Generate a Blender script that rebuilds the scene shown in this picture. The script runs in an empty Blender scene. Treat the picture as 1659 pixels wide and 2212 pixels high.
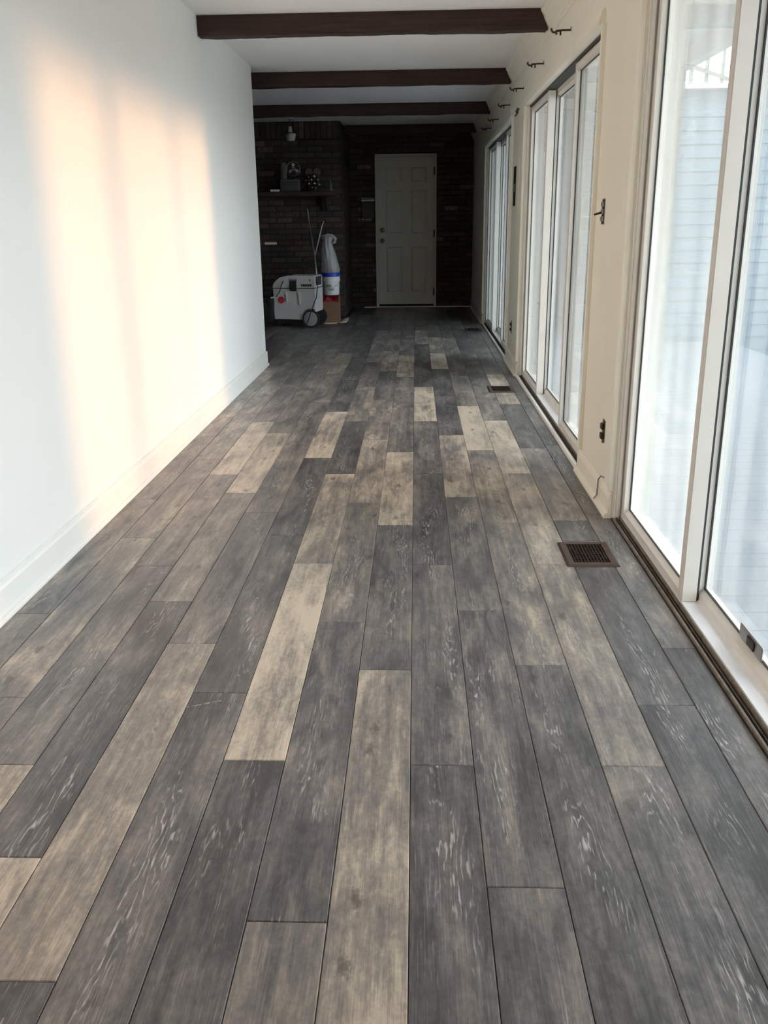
import bpy, bmesh, math, random
from mathutils import Vector, Matrix, noise as mnoise

random.seed(7)
scene = bpy.context.scene
C = scene.collection

# ------------------------------------------------------------------ camera
H = 1.19
cam_d = bpy.data.cameras.new('camera')
cam_d.sensor_fit = 'VERTICAL'
cam_d.sensor_height = 36.0
cam_d.lens = 1911.76 / 2212 * 36.0
cam_d.clip_start = 0.02
cam = bpy.data.objects.new('camera', cam_d)
C.objects.link(cam)
rt = Vector((0.99934581, 0.0340172, -0.01227925))
up = Vector((0.00107648, 0.31139928, 0.95027855))
fw = Vector((-0.03614957, 0.94967011, -0.31115895))
m3 = Matrix((rt, up, -fw)).transposed()
cam.matrix_world = Matrix.Translation((0, 0, H)) @ m3.to_4x4()
scene.camera = cam

# ------------------------------------------------------------------ world, sun, exposure
world = bpy.data.worlds.new('sky')
scene.world = world
world.use_nodes = True
bgn = world.node_tree.nodes['Background']
bgn.inputs[0].default_value = (0.87, 0.94, 1.0, 1)
bgn.inputs[1].default_value = 6.3

sun_d = bpy.data.lights.new('sun', 'SUN')
sun_d.energy = 2.9
sun_d.color = (1.0, 0.49, 0.20)
sun_d.angle = math.radians(8)
sun = bpy.data.objects.new('sun', sun_d)
C.objects.link(sun)
sun.rotation_euler = Vector((-2.19, -1.05, -0.18)).to_track_quat('-Z', 'Y').to_euler()
sun.location = (8, 6, 4)

vs = scene.view_settings
vs.view_transform = 'Standard'
vs.look = 'None'
vs.gamma = 1.0
vs.exposure = 0.0
vs.use_curve_mapping = False
scene.cycles.use_denoising = True
scene.cycles.max_bounces = 14
scene.cycles.diffuse_bounces = 8
scene.cycles.transparent_max_bounces = 24
scene.cycles.sample_clamp_indirect = 8.0

# ------------------------------------------------------------------ material helpers
def new_mat(name):
    m = bpy.data.materials.new(name)
    m.use_nodes = True
    nt = m.node_tree
    b = nt.nodes['Principled BSDF']
    return m, nt, b

def N(nt, typ, **kw):
    n = nt.nodes.new(typ)
    for k, v in kw.items():
        setattr(n, k, v)
    return n

def plain(name, col, rough=0.6, metal=0.0, var=0.06, scale=6.0, bump=0.0, bscale=60.0, spec=0.5):
    m, nt, b = new_mat(name)
    tc = N(nt, 'ShaderNodeTexCoord')
    ns = N(nt, 'ShaderNodeTexNoise')
    ns.inputs['Scale'].default_value = scale
    ns.inputs['Detail'].default_value = 4
    nt.links.new(tc.outputs['Object'], ns.inputs['Vector'])
    rp = N(nt, 'ShaderNodeValToRGB')
    rp.color_ramp.elements[0].position = 0.3
    rp.color_ramp.elements[1].position = 0.7
    rp.color_ramp.elements[0].color = (*[max(0, c * (1 - var)) for c in col], 1)
    rp.color_ramp.elements[1].color = (*[min(1, c * (1 + var)) for c in col], 1)
    nt.links.new(ns.outputs['Fac'], rp.inputs['Fac'])
    nt.links.new(rp.outputs['Color'], b.inputs['Base Color'])
    b.inputs['Roughness'].default_value = rough
    b.inputs['Metallic'].default_value = metal
    b.inputs['Specular IOR Level'].default_value = spec
    if bump > 0:
        n2 = N(nt, 'ShaderNodeTexNoise')
        n2.inputs['Scale'].default_value = bscale
        n2.inputs['Detail'].default_value = 5
        nt.links.new(tc.outputs['Object'], n2.inputs['Vector'])
        bp = N(nt, 'ShaderNodeBump')
        bp.inputs['Strength'].default_value = bump
        bp.inputs['Distance'].default_value = 0.01
        nt.links.new(n2.outputs['Fac'], bp.inputs['Height'])
        nt.links.new(bp.outputs['Normal'], b.inputs['Normal'])
    return m

def mathn(nt, op, a, b=None, c=None, clamp=False):
    n = N(nt, 'ShaderNodeMath', operation=op, use_clamp=clamp)
    for i, v in enumerate((a, b, c)):
        if v is None:
            continue
        if isinstance(v, (int, float)):
            n.inputs[i].default_value = v
        else:
            nt.links.new(v, n.inputs[i])
    return n.outputs[0]

def mapr(nt, v, a, b, lo=0.0, hi=1.0, smooth=False):
    n = N(nt, 'ShaderNodeMapRange')
    if smooth:
        n.interpolation_type = 'SMOOTHSTEP'
    nt.links.new(v, n.inputs[0])
    n.inputs[1].default_value = a
    n.inputs[2].default_value = b
    n.inputs[3].default_value = lo
    n.inputs[4].default_value = hi
    return n.outputs[0]

def mixc(nt, f, a, b, blend='MIX'):
    n = N(nt, 'ShaderNodeMix', data_type='RGBA', blend_type=blend)
    for sock, v in ((n.inputs[0], f), (n.inputs[6], a), (n.inputs[7], b)):
        if isinstance(v, (int, float)):
            sock.default_value = v
        elif isinstance(v, tuple):
            sock.default_value = v
        else:
            nt.links.new(v, sock)
    return n.outputs[2]

def wood_floor():
    m, nt, b = new_mat('weathered_oak_plank')
    L = nt.links.new
    tc = N(nt, 'ShaderNodeTexCoord')
    oi = N(nt, 'ShaderNodeObjectInfo')
    sc = N(nt, 'ShaderNodeSeparateColor')
    L(oi.outputs['Color'], sc.inputs[0])
    tone, ra, rb = sc.outputs[0], sc.outputs[1], sc.outputs[2]
    cmb = N(nt, 'ShaderNodeCombineXYZ')
    L(mathn(nt, 'MULTIPLY', ra, 37.0), cmb.inputs[0])
    L(mathn(nt, 'MULTIPLY', rb, 53.0), cmb.inputs[1])
    add = N(nt, 'ShaderNodeVectorMath', operation='ADD')
    L(tc.outputs['Object'], add.inputs[0])
    L(cmb.outputs[0], add.inputs[1])
    v = add.outputs[0]

    def nz(sx, sy, detail=3, rough=0.5, dist=0.0):
        mp = N(nt, 'ShaderNodeMapping')
        mp.inputs['Scale'].default_value = (sx, sy, 1)
        L(v, mp.inputs['Vector'])
        n = N(nt, 'ShaderNodeTexNoise')
        n.noise_dimensions = '2D'
        n.inputs['Scale'].default_value = 1
        n.inputs['Detail'].default_value = detail
        n.inputs['Roughness'].default_value = rough
        n.inputs['Distortion'].default_value = dist
        L(mp.outputs[0], n.inputs['Vector'])
        return n.outputs['Fac']
    blot = nz(7, 2.2, 3, 0.55, 0.4)
    blot2 = nz(26, 7, 4, 0.65, 0.5)
    streak = nz(48, 2.0, 3, 0.6)
    grain = nz(330, 9, 3, 0.65)
    mott = nz(70, 45, 3, 0.7)
    # cathedral figure: stretched nested rings around scattered hearts
    sep = N(nt, 'ShaderNodeSeparateXYZ')
    L(tc.outputs['Object'], sep.inputs[0])
    ax = mathn(nt, 'ABSOLUTE', mathn(nt, 'ADD', sep.outputs[0], mathn(nt, 'MULTIPLY', mathn(nt, 'SUBTRACT', ra, 0.5), 0.05)))
    warp = nz(22, 3.5, 3, 0.6)
    warp2 = nz(75, 10, 2, 0.6)
    cm = N(nt, 'ShaderNodeMapping')
    cm.inputs['Scale'].default_value = (9.5, 1.25, 1)
    L(v, cm.inputs['Vector'])
    cv = N(nt, 'ShaderNodeTexVoronoi')
    cv.voronoi_dimensions = '2D'
    cv.inputs['Scale'].default_value = 1
    L(cm.outputs[0], cv.inputs['Vector'])
    r = mathn(nt, 'ADD', mathn(nt, 'MULTIPLY', cv.outputs['Distance'], 9.0), mathn(nt, 'MULTIPLY', warp, 4.5))
    r = mathn(nt, 'ADD', r, mathn(nt, 'MULTIPLY', warp2, 0.9))
    s = mathn(nt, 'ABSOLUTE', mathn(nt, 'SINE', mathn(nt, 'MULTIPLY', r, math.pi)))
    line = mapr(nt, s, 0.86, 1.0, 0, 1, True)
    mask = mapr(nt, nz(12, 2.6, 2, 0.5), 0.47, 0.66, 0, 1, True)
    central = mapr(nt, ax, 0.058, 0.016, 0, 1, True)
    brk = mapr(nt, nz(210, 16, 2, 0.6), 0.40, 0.62, 0, 1)
    dark_amt = mapr(nt, tone, 0.25, 0.75, 1.0, 0.22)
    white = mathn(nt, 'MULTIPLY', mathn(nt, 'MULTIPLY', line, mask), mathn(nt, 'MULTIPLY', central, brk))
    white = mathn(nt, 'MULTIPLY', white, dark_amt)
    fl = mathn(nt, 'MULTIPLY', mapr(nt, grain, 0.58, 0.72, 0, 1, True), mapr(nt, nz(16, 2.4, 2), 0.42, 0.62, 0, 1))
    fl = mathn(nt, 'MULTIPLY', fl, dark_amt)
    # tone value
    t = mathn(nt, 'ADD', tone, mathn(nt, 'MULTIPLY', mathn(nt, 'SUBTRACT', blot, 0.5), 0.95))
    t = mathn(nt, 'ADD', t, mathn(nt, 'MULTIPLY', mathn(nt, 'SUBTRACT', blot2, 0.5), 0.60))
    t = mathn(nt, 'ADD', t, mathn(nt, 'MULTIPLY', mathn(nt, 'SUBTRACT', streak, 0.5), 0.42))
    t = mathn(nt, 'ADD', t, mathn(nt, 'MULTIPLY', mathn(nt, 'SUBTRACT', grain, 0.5), 0.34))
    t = mathn(nt, 'ADD', t, mathn(nt, 'MULTIPLY', mathn(nt, 'SUBTRACT', mott, 0.5), 0.40))
    rp = N(nt, 'ShaderNodeValToRGB')
    e = rp.color_ramp.elements
    e[0].position = 0.0
    e[0].color = (0.062, 0.061, 0.066, 1)
    e[1].position = 1.0
    e[1].color = (0.62, 0.54, 0.44, 1)
    for p, c in ((0.25, (0.118, 0.116, 0.120)), (0.45, (0.195, 0.182, 0.174)), (0.62, (0.290, 0.258, 0.226)), (0.82, (0.47, 0.418, 0.345))):
        el = e.new(p)
        el.color = (*c, 1)
    L(t, rp.inputs[0])
    # knots
    vm = N(nt, 'ShaderNodeMapping')
    vm.inputs['Scale'].default_value = (10, 4.5, 1)
    L(v, vm.inputs['Vector'])
    vo = N(nt, 'ShaderNodeTexVoronoi')
    vo.voronoi_dimensions = '2D'
    vo.inputs['Scale'].default_value = 1
    L(vm.outputs[0], vo.inputs['Vector'])
    kn = mapr(nt, mathn(nt, 'ADD', vo.outputs['Distance'], mathn(nt, 'MULTIPLY', mathn(nt, 'SUBTRACT', mott, 0.5), 0.25)), 0.17, 0.03, 0, 0.6, True)
    sel = N(nt, 'ShaderNodeSeparateColor')
    L(vo.outputs['Color'], sel.inputs[0])
    kn = mathn(nt, 'MULTIPLY', kn, mapr(nt, sel.outputs[0], 0.72, 0.74, 0, 1))
    col = mixc(nt, kn, rp.outputs[0], (0.060, 0.056, 0.052, 1))
    col = mixc(nt, mathn(nt, 'MULTIPLY', fl, 0.40), col, (0.42, 0.40, 0.38, 1))
    col = mixc(nt, mathn(nt, 'MULTIPLY', white, 0.78), col, (0.58, 0.565, 0.55, 1))
    L(col, b.inputs['Base Color'])
    L(mapr(nt, mott, 0.3, 0.7, 0.33, 0.46), b.inputs['Roughness'])
    b.inputs['Specular IOR Level'].default_value = 0.5
    bp = N(nt, 'ShaderNodeBump')
    bp.inputs['Strength'].default_value = 0.18
    bp.inputs['Distance'].default_value = 0.002
    L(grain, bp.inputs['Height'])
    L(bp.outputs['Normal'], b.inputs['Normal'])
    return m

def brick_mat():
    m, nt, b = new_mat('old_brick')
    L = nt.links.new
    tc = N(nt, 'ShaderNodeTexCoord')
    oi = N(nt, 'ShaderNodeObjectInfo')
    ns = N(nt, 'ShaderNodeTexNoise')
    ns.inputs['Scale'].default_value = 28
    ns.inputs['Detail'].default_value = 5
    ad = N(nt, 'ShaderNodeVectorMath', operation='ADD')
    L(tc.outputs['Object'], ad.inputs[0])
    L(oi.outputs['Location'], ad.inputs[1])
    L(ad.outputs[0], ns.inputs['Vector'])
    col = mixc(nt, mapr(nt, ns.outputs['Fac'], 0.3, 0.7, 0, 0.6), oi.outputs['Color'], (0.03, 0.028, 0.026, 1))
    L(col, b.inputs['Base Color'])
    b.inputs['Roughness'].default_value = 0.9
    bp = N(nt, 'ShaderNodeBump')
    bp.inputs['Strength'].default_value = 0.5
    bp.inputs['Distance'].default_value = 0.006
    L(ns.outputs['Fac'], bp.inputs['Height'])
    L(bp.outputs['Normal'], b.inputs['Normal'])
    return m

def glass_mat(name, lo, hi):
    m, nt, b = new_mat(name)
    L = nt.links.new
    nt.nodes.remove(b)
    out = nt.nodes['Material Output']
    tr = N(nt, 'ShaderNodeBsdfTransparent')
    tr.inputs[0].default_value = (0.975, 0.985, 0.98, 1)
    gl = N(nt, 'ShaderNodeBsdfGlossy')
    gl.inputs['Roughness'].default_value = 0.02
    fr = N(nt, 'ShaderNodeFresnel')
    fr.inputs['IOR'].default_value = 1.45
    m1 = N(nt, 'ShaderNodeMixShader')
    L(mathn(nt, 'MULTIPLY', fr.outputs[0], 0.6), m1.inputs[0])
    L(tr.outputs[0], m1.inputs[1])
    L(gl.outputs[0], m1.inputs[2])
    tl = N(nt, 'ShaderNodeBsdfTranslucent')
    tl.inputs[0].default_value = (0.86, 0.95, 0.93, 1)
    tc = N(nt, 'ShaderNodeTexCoord')
    mp = N(nt, 'ShaderNodeMapping')
    mp.inputs['Scale'].default_value = (1, 7, 0.8)
    L(tc.outputs['Object'], mp.inputs['Vector'])
    ns = N(nt, 'ShaderNodeTexNoise')
    ns.inputs['Scale'].default_value = 1.4
    ns.inputs['Detail'].default_value = 3
    L(mp.outputs[0], ns.inputs['Vector'])
    m2 = N(nt, 'ShaderNodeMixShader')
    L(mapr(nt, ns.outputs['Fac'], 0.3, 0.7, lo, hi), m2.inputs[0])
    L(m1.outputs[0], m2.inputs[1])
    L(tl.outputs[0], m2.inputs[2])
    L(m2.outputs[0], out.inputs['Surface'])
    return m

def bag_mat():
    m, nt, b = new_mat('crumpled_plastic')
    b.inputs['Base Color'].default_value = (0.42, 0.43, 0.44, 1)
    b.inputs['Roughness'].default_value = 0.3
    b.inputs['Transmission Weight'].default_value = 0.15
    tc = N(nt, 'ShaderNodeTexCoord')
    ns = N(nt, 'ShaderNodeTexNoise')
    ns.inputs['Scale'].default_value = 30
    ns.inputs['Detail'].default_value = 6
    mp = N(nt, 'ShaderNodeMapping')
    mp.inputs['Scale'].default_value = (1, 1, 0.35)
    nt.links.new(tc.outputs['Object'], mp.inputs['Vector'])
    nt.links.new(mp.outputs[0], ns.inputs['Vector'])
    bp = N(nt, 'ShaderNodeBump')
    bp.inputs['Strength'].default_value = 0.9
    bp.inputs['Distance'].default_value = 0.02
    nt.links.new(ns.outputs['Fac'], bp.inputs['Height'])
    nt.links.new(bp.outputs['Normal'], b.inputs['Normal'])
    return m

def beam_mat():
    m, nt, b = new_mat('stained_beam_wood')
    L = nt.links.new
    tc = N(nt, 'ShaderNodeTexCoord')
    mp = N(nt, 'ShaderNodeMapping')
    mp.inputs['Scale'].default_value = (2, 30, 30)
    L(tc.outputs['Object'], mp.inputs['Vector'])
    ns = N(nt, 'ShaderNodeTexNoise')
    ns.inputs['Scale'].default_value = 1.5
    ns.inputs['Detail'].default_value = 5
    L(mp.outputs[0], ns.inputs['Vector'])
    rp = N(nt, 'ShaderNodeValToRGB')
    rp.color_ramp.elements[0].position = 0.3
    rp.color_ramp.elements[0].color = (0.018, 0.010, 0.009, 1)
    rp.color_ramp.elements[1].position = 0.75
    rp.color_ramp.elements[1].color = (0.060, 0.030, 0.025, 1)
    L(ns.outputs['Fac'], rp.inputs[0])
    L(rp.outputs[0], b.inputs['Base Color'])
    b.inputs['Roughness'].default_value = 0.75
    bp = N(nt, 'ShaderNodeBump')
    bp.inputs['Strength'].default_value = 0.5
    bp.inputs['Distance'].default_value = 0.01
    L(ns.outputs['Fac'], bp.inputs['Height'])
    L(bp.outputs['Normal'], b.inputs['Normal'])
    return m

M = {}
M['wood'] = wood_floor()
M['brick'] = brick_mat()
M['glass'] = glass_mat('dusty_window_glass', 0.02, 0.06)
M['glass_hazy'] = glass_mat('hazy_window_glass', 0.075, 0.14)
M['bag'] = bag_mat()
M['beam'] = beam_mat()
M['wallpaint'] = plain('white_wall_paint', (0.86, 0.86, 0.84), 0.55, var=0.012, scale=1.5, bump=0.05, bscale=140)
M['ceilpaint'] = plain('ceiling_paint', (0.88, 0.865, 0.86), 0.85, var=0.02, scale=2, bump=0.35, bscale=90)
M['cream'] = plain('cream_paint', (0.88, 0.855, 0.745), 0.5, var=0.02, scale=3, bump=0.04, bscale=120)
M['trimwhite'] = plain('white_trim_paint', (0.86, 0.86, 0.83), 0.35, var=0.01)
M['framew'] = plain('window_frame_paint', (0.76, 0.74, 0.69), 0.4, var=0.03, scale=8)
M['sillw'] = plain('white_sill', (0.84, 0.87, 0.90), 0.4, var=0.05, scale=10)
M['track'] = plain('dirty_track', (0.085, 0.070, 0.052), 0.7, var=0.5, scale=30, bump=0.3)
M['trackedge'] = plain('worn_track_edge', (0.20, 0.175, 0.145), 0.6, var=0.3, scale=40)
M['gasket'] = plain('black_gasket', (0.03, 0.035, 0.035), 0.6)
M['subfloor'] = plain('dark_underlay', (0.012, 0.012, 0.012), 0.9)
M['mortar'] = plain('dark_mortar', (0.035, 0.034, 0.032), 0.95, var=0.25, scale=20, bump=0.4)
M['regbrown'] = plain('brown_enamel_metal', (0.075, 0.046, 0.040), 0.42, metal=0.3, var=0.1, scale=30)
M['black'] = plain('black_shade_fill', (0.006, 0.006, 0.006), 0.8)  # painted in for the shade inside gaps and openings
M['blackplastic'] = plain('black_plastic', (0.02, 0.021, 0.022), 0.5)
M['doorpaint'] = plain('door_paint', (0.60, 0.58, 0.51), 0.5, var=0.02)
M['brass'] = plain('dull_brass', (0.12, 0.10, 0.07), 0.4, metal=0.8)
M['vacgrey'] = plain('white_vacuum_plastic', (0.56, 0.565, 0.56), 0.45, var=0.04)
M['vacmid'] = plain('grey_vacuum_plastic', (0.30, 0.31, 0.31), 0.5)
M['red'] = plain('red_plastic', (0.55, 0.03, 0.05), 0.5)
M['redcloth'] = plain('red_cloth', (0.30, 0.02, 0.035), 0.85, var=0.3, scale=20)
M['rubber'] = plain('black_rubber', (0.02, 0.02, 0.021), 0.7)
M['bucket'] = plain('white_bucket_plastic', (0.80, 0.81, 0.83), 0.4)
M['blue'] = plain('blue_lid_plastic', (0.02, 0.06, 0.55), 0.4)
M['card'] = plain('cardboard', (0.22, 0.125, 0.075), 0.85, var=0.1)
M['steel'] = plain('grey_steel', (0.35, 0.35, 0.35), 0.35, metal=0.9)
M['chrome'] = plain('shiny_steel', (0.85, 0.86, 0.88), 0.12, metal=1.0, var=0.01)
M['galv'] = plain('galvanised_box', (0.28, 0.28, 0.27), 0.45, metal=0.7)
M['white'] = plain('white_plastic', (0.82, 0.82, 0.80), 0.4)
M['paper'] = plain('pale_paper', (0.72, 0.72, 0.70), 0.8)
M['darkwood'] = plain('dark_mantel_wood', (0.030, 0.024, 0.021), 0.6, var=0.3, scale=12)
M['panel'] = plain('dark_wall_panelling', (0.045, 0.046, 0.045), 0.8, var=0.2)
M['stone'] = plain('grey_hearth_stone', (0.16, 0.165, 0.165), 0.85, var=0.15, scale=14, bump=0.3)
M['shade'] = plain('frosted_shade', (0.55, 0.54, 0.50), 0.5)
M['deck'] = plain('pale_deck_paint', (0.26, 0.31, 0.36), 0.6, var=0.05, scale=3)
M['siding'] = plain('blue_grey_siding', (0.13, 0.215, 0.285), 0.6, var=0.04)
M['porchw'] = plain('white_porch_paint', (0.62, 0.66, 0.64), 0.6, var=0.03)
M['porchbeam'] = plain('grey_porch_beam', (0.42, 0.46, 0.46), 0.7, var=0.06)
M['ground'] = plain('pale_ground', (0.22, 0.23, 0.21), 0.95, var=0.15, scale=1)
M['dialgrey'] = plain('dull_dial', (0.11, 0.10, 0.095), 0.6)
M['trellis'] = plain('weathered_trellis', (0.20, 0.215, 0.20), 0.8)
M['outerjamb'] = plain('weathered_jamb', (0.34, 0.36, 0.35), 0.7, var=0.08)
M['hook'] = plain('dark_bronze', (0.055, 0.045, 0.035), 0.45, metal=0.6)

# ------------------------------------------------------------------ mesh helpers
ORG = {}

class MB:
    def __init__(s):
        s.v = []
        s.f = []
    def add(s, vs, fs):
        o = len(s.v)
        s.v += [tuple(p) for p in vs]
        s.f += [tuple(i + o for i in f) for f in fs]
        return s
    def box(s, x0, x1, y0, y1, z0, z1):
        vs = [(x0, y0, z0), (x1, y0, z0), (x1, y1, z0), (x0, y1, z0), (x0, y0, z1), (x1, y0, z1), (x1, y1, z1), (x0, y1, z1)]
        return s.add(vs, [(0, 3, 2, 1), (4, 5, 6, 7), (0, 1, 5, 4), (1, 2, 6, 5), (2, 3, 7, 6), (3, 0, 4, 7)])
    def cbox(s, x0, x1, y0, y1, z0, z1, c):
        """box with all edges chamfered"""
        bm = bmesh.new()
        bmesh.ops.create_cube(bm, size=1)
        for v in bm.verts:
            v.co = Vector(((x0 + x1) / 2 + v.co.x * (x1 - x0), (y0 + y1) / 2 + v.co.y * (y1 - y0), (z0 + z1) / 2 + v.co.z * (z1 - z0)))
        bmesh.ops.bevel(bm, geom=list(bm.edges), offset=c, segments=1, affect='EDGES')
        bm.verts.index_update()
        s.add([v.co[:] for v in bm.verts], [tuple(v.index for v in f.verts) for f in bm.faces])
        bm.free()
        return s
    def prism(s, prof, axis, a, b):
        """profile of (u,w) extruded along axis: axis 'y' -> (u=x,w=z), 'x' -> (u=y,w=z), 'z' -> (u=x,w=y)"""
        def P(u, w, t):
            return {'y': (u, t, w), 'x': (t, u, w), 'z': (u, w, t)}[axis]
        n = len(prof)
        vs = [P(u, w, a) for u, w in prof] + [P(u, w, b) for u, w in prof]
        fs = [(i, (i + 1) % n, n + (i + 1) % n, n + i) for i in range(n)]
        fs += [tuple(range(n))[::-1], tuple(range(n, 2 * n))]
        return s.add(vs, fs)
    def tube(s, pts, r, seg=8, cap=True):
        pts = [Vector(p) for p in pts]
        n = len(pts)
        rs = r if isinstance(r, (list, tuple)) else [r] * n
        o = len(s.v)
        prev = None
        for i, p in enumerate(pts):
            d = (pts[min(i + 1, n - 1)] - pts[max(i - 1, 0)]).normalized()
            ref = prev if prev is not None else (Vector((0, 0, 1)) if abs(d.z) < 0.9 else Vector((1, 0, 0)))
            a = d.cross(ref)
            if a.length < 1e-5:
                a = d.cross(Vector((0, 1, 0)))
            a.normalize()
            bb = a.cross(d).normalized()
            prev = bb
            for k in range(seg):
                t = 2 * math.pi * k / seg
                s.v.append(tuple(p + (a * math.cos(t) + bb * math.sin(t)) * rs[i]))
        for i in range(n - 1):
            for k in range(seg):
                k2 = (k + 1) % seg
                s.f.append((o + i * seg + k, o + i * seg + k2, o + (i + 1) * seg + k2, o + (i + 1) * seg + k))
        if cap:
            s.f.append(tuple(o + k for k in range(seg))[::-1])
            s.f.append(tuple(o + (n - 1) * seg + k for k in range(seg)))
        return s
    def lathe(s, prof, c=(0, 0, 0), axis='z', seg=24):
        """prof: (r,h) from bottom to top"""
        o = len(s.v)
        for r, h in prof:
            for k in range(seg):
                t = 2 * math.pi * k / seg
                a, b2 = r * math.cos(t), r * math.sin(t)
                p = {'z': (a, b2, h), 'y': (a, h, b2), 'x': (h, a, b2)}[axis]
                s.v.append((c[0] + p[0], c[1] + p[1], c[2] + p[2]))
        for i in range(len(prof) - 1):
            for k in range(seg):
                k2 = (k + 1) % seg
                s.f.append((o + i * seg + k, o + i * seg + k2, o + (i + 1) * seg + k2, o + (i + 1) * seg + k))
        s.f.append(tuple(o + k for k in range(seg))[::-1])
        s.f.append(tuple(o + (len(prof) - 1) * seg + k for k in range(seg)))
        return s
    def build(s, name, mat, parent=None, origin=None, smooth=False):
        if parent is not None:
            og = ORG[parent.name]
        else:
            og = Vector(origin) if origin is not None else Vector((0, 0, 0))
        me = bpy.data.meshes.new(name)
        me.from_pydata([tuple(Vector(p) - og) for p in s.v], [], s.f)
        me.validate()
        bm = bmesh.new()
        bm.from_mesh(me)
        bmesh.ops.recalc_face_normals(bm, faces=bm.faces)
        bm.to_mesh(me)
        bm.free()
        if smooth:
            for p in me.polygons:
                p.use_smooth = True
            me.set_sharp_from_angle(angle=math.radians(40))
        me.materials.append(M[mat] if isinstance(mat, str) else mat)
        o = bpy.data.objects.new(name, me)
        C.objects.link(o)
        if parent is not None:
            o.parent = parent
        else:
            o.location = og
        ORG[o.name] = og
        return o

def tag(o, label=None, cat=None, group=None, kind=None):
    if label: o['label'] = label
    if cat: o['category'] = cat
    if group: o['group'] = group
    if kind: o['kind'] = kind
    return o

def thing(name, loc, label=None, cat=None, group=None, kind=None):
    o = bpy.data.objects.new(name, None)
    o.empty_display_size = 0.1
    C.objects.link(o)
    o.location = loc
    ORG[o.name] = Vector(loc)
    return tag(o, label, cat, group, kind)

def box(name, mat, x0, x1, y0, y1, z0, z1, parent=None, origin=None, c=0):
    mb = MB()
    if c: mb.cbox(x0, x1, y0, y1, z0, z1, c)
    else: mb.box(x0, x1, y0, y1, z0, z1)
    return mb.build(name, mat, parent, origin)

# ------------------------------------------------------------------ key dimensions
W = 0.14598          # plank width
X0 = -0.01356        # seam zero
XL, XR = -1.322, 0.815
ZC = 2.39
YB, YF = 13.31, -2.0
YEND = 7.82          # end of left wall
YCH = 11.87          # chimney breast face
XCH = -0.93

# ------------------------------------------------------------------ floor
floor = box('floor', 'subfloor', -4.5, 0.97, YF - 0.12, 13.5, -0.12, -0.006)
tag(floor, 'floor of grey and beige weathered wood planks running down the room', 'floor', kind='structure')
JO = {
 5: ([16.13, 24.64], [.18, .36, .20, .25, .2, .3]),
 4: ([13.92, 22.40, 24.07, 32.59, 41.05, 49.6], [.18, .15, .14, .47, .20, .74, .30, .4]),
 3: ([12.07, 20.65, 29.05, 37.48, 46.04], [.28, .50, .66, .80, .50, .28, .35, .3]),
 2: ([15.38, 23.90, 32.30, 40.67, 49.1], [.20, .44, .56, .88, .46, .33, .55, .3]),
 1: ([9.37, 17.92, 26.37, 34.80, 43.2, 51.64, 58.1], [.28, .27, .33, .70, .24, .26, .85, .62, .4]),
 0: ([12.05, 20.64, 29.05, 37.40, 45.76, 54.2], [.22, .27, .24, .36, .82, .16, .18, .55, .3]),
 -1: ([15.17, 23.70, 32.05, 40.42, 48.92, 57.34], [.60, .34, .78, .38, .36, .68, .36, .3]),
 -2: ([8.72, 17.30, 25.76, 34.14, 42.36, 50.88], [.56, .30, .46, .64, .50, .30, .62, .4, .3]),
 -3: ([12.14, 20.74, 29.08, 37.46, 45.88], [.17, .88, .64, .22, .56, .42, .5, .35, .2]),
 -4: ([14.26, 22.84, 31.24, 39.51], [.22, .24, .25, .72, .22, .28, .3, .2, .2]),
 -5: ([7.76, 16.25, 24.87, 33.24], [.12, .60, .38, .45, .38, .44, .62, .3, .2]),
 -6: ([9.81, 18.36, 26.86, 35.27], [.80, .20, .46, .82, .42, .50, .52, .25, .2]),
 -7: ([11.96, 20.55, 29.05, 37.40], [.78, .30, .42, .84, .46, .42, .45, .25, .2]),
 -8: ([14.05, 22.62, 31.07, 39.38], [.42, .50, .48, .55, .62, .45, .4, .3, .2]),
 -9: ([17.67, 26.20, 34.71, 43.05], [.48, .40, .45, .50, .58, .5, .4, .3, .2]),
}
PL = 8.42
mesh_cache = {}
def plank_mesh(wd, ln):
    k = (round(wd, 4), round(ln, 3))
    if k in mesh_cache:
        return mesh_cache[k]
    g, c = 0.0007, 0.0016
    hw, hl, t = wd / 2 - g, ln / 2 - g, 0.006
    vs, fs = [], []
    for (ix, iy, z) in ((hw, hl, -t), (hw, hl, -c), (hw - c, hl - c, 0.0)):
        vs += [(-ix, -iy, z), (ix, -iy, z), (ix, iy, z), (-ix, iy, z)]
    for r in (0, 4):
        for i in range(4):
            j = (i + 1) % 4
            fs.append((r + i, r + j, r + 4 + j, r + 4 + i))
    fs += [(8, 9, 10, 11), (3, 2, 1, 0)]
    me = bpy.data.meshes.new('plank')
    me.from_pydata(vs, [], fs)
    me.materials.append(M['wood'])
    mesh_cache[k] = me
    return me

def add_plank(xa, xb, ya, yb, tone):
    if yb - ya < 0.02 or xb - xa < 0.01:
        return
    o = bpy.data.objects.new('plank', plank_mesh(xb - xa, yb - ya))
    C.objects.link(o)
    o.location = ((xa + xb) / 2, (ya + yb) / 2, 0)
    o.color = (tone, random.random(), random.random(), 1)
    o.parent = floor

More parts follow.
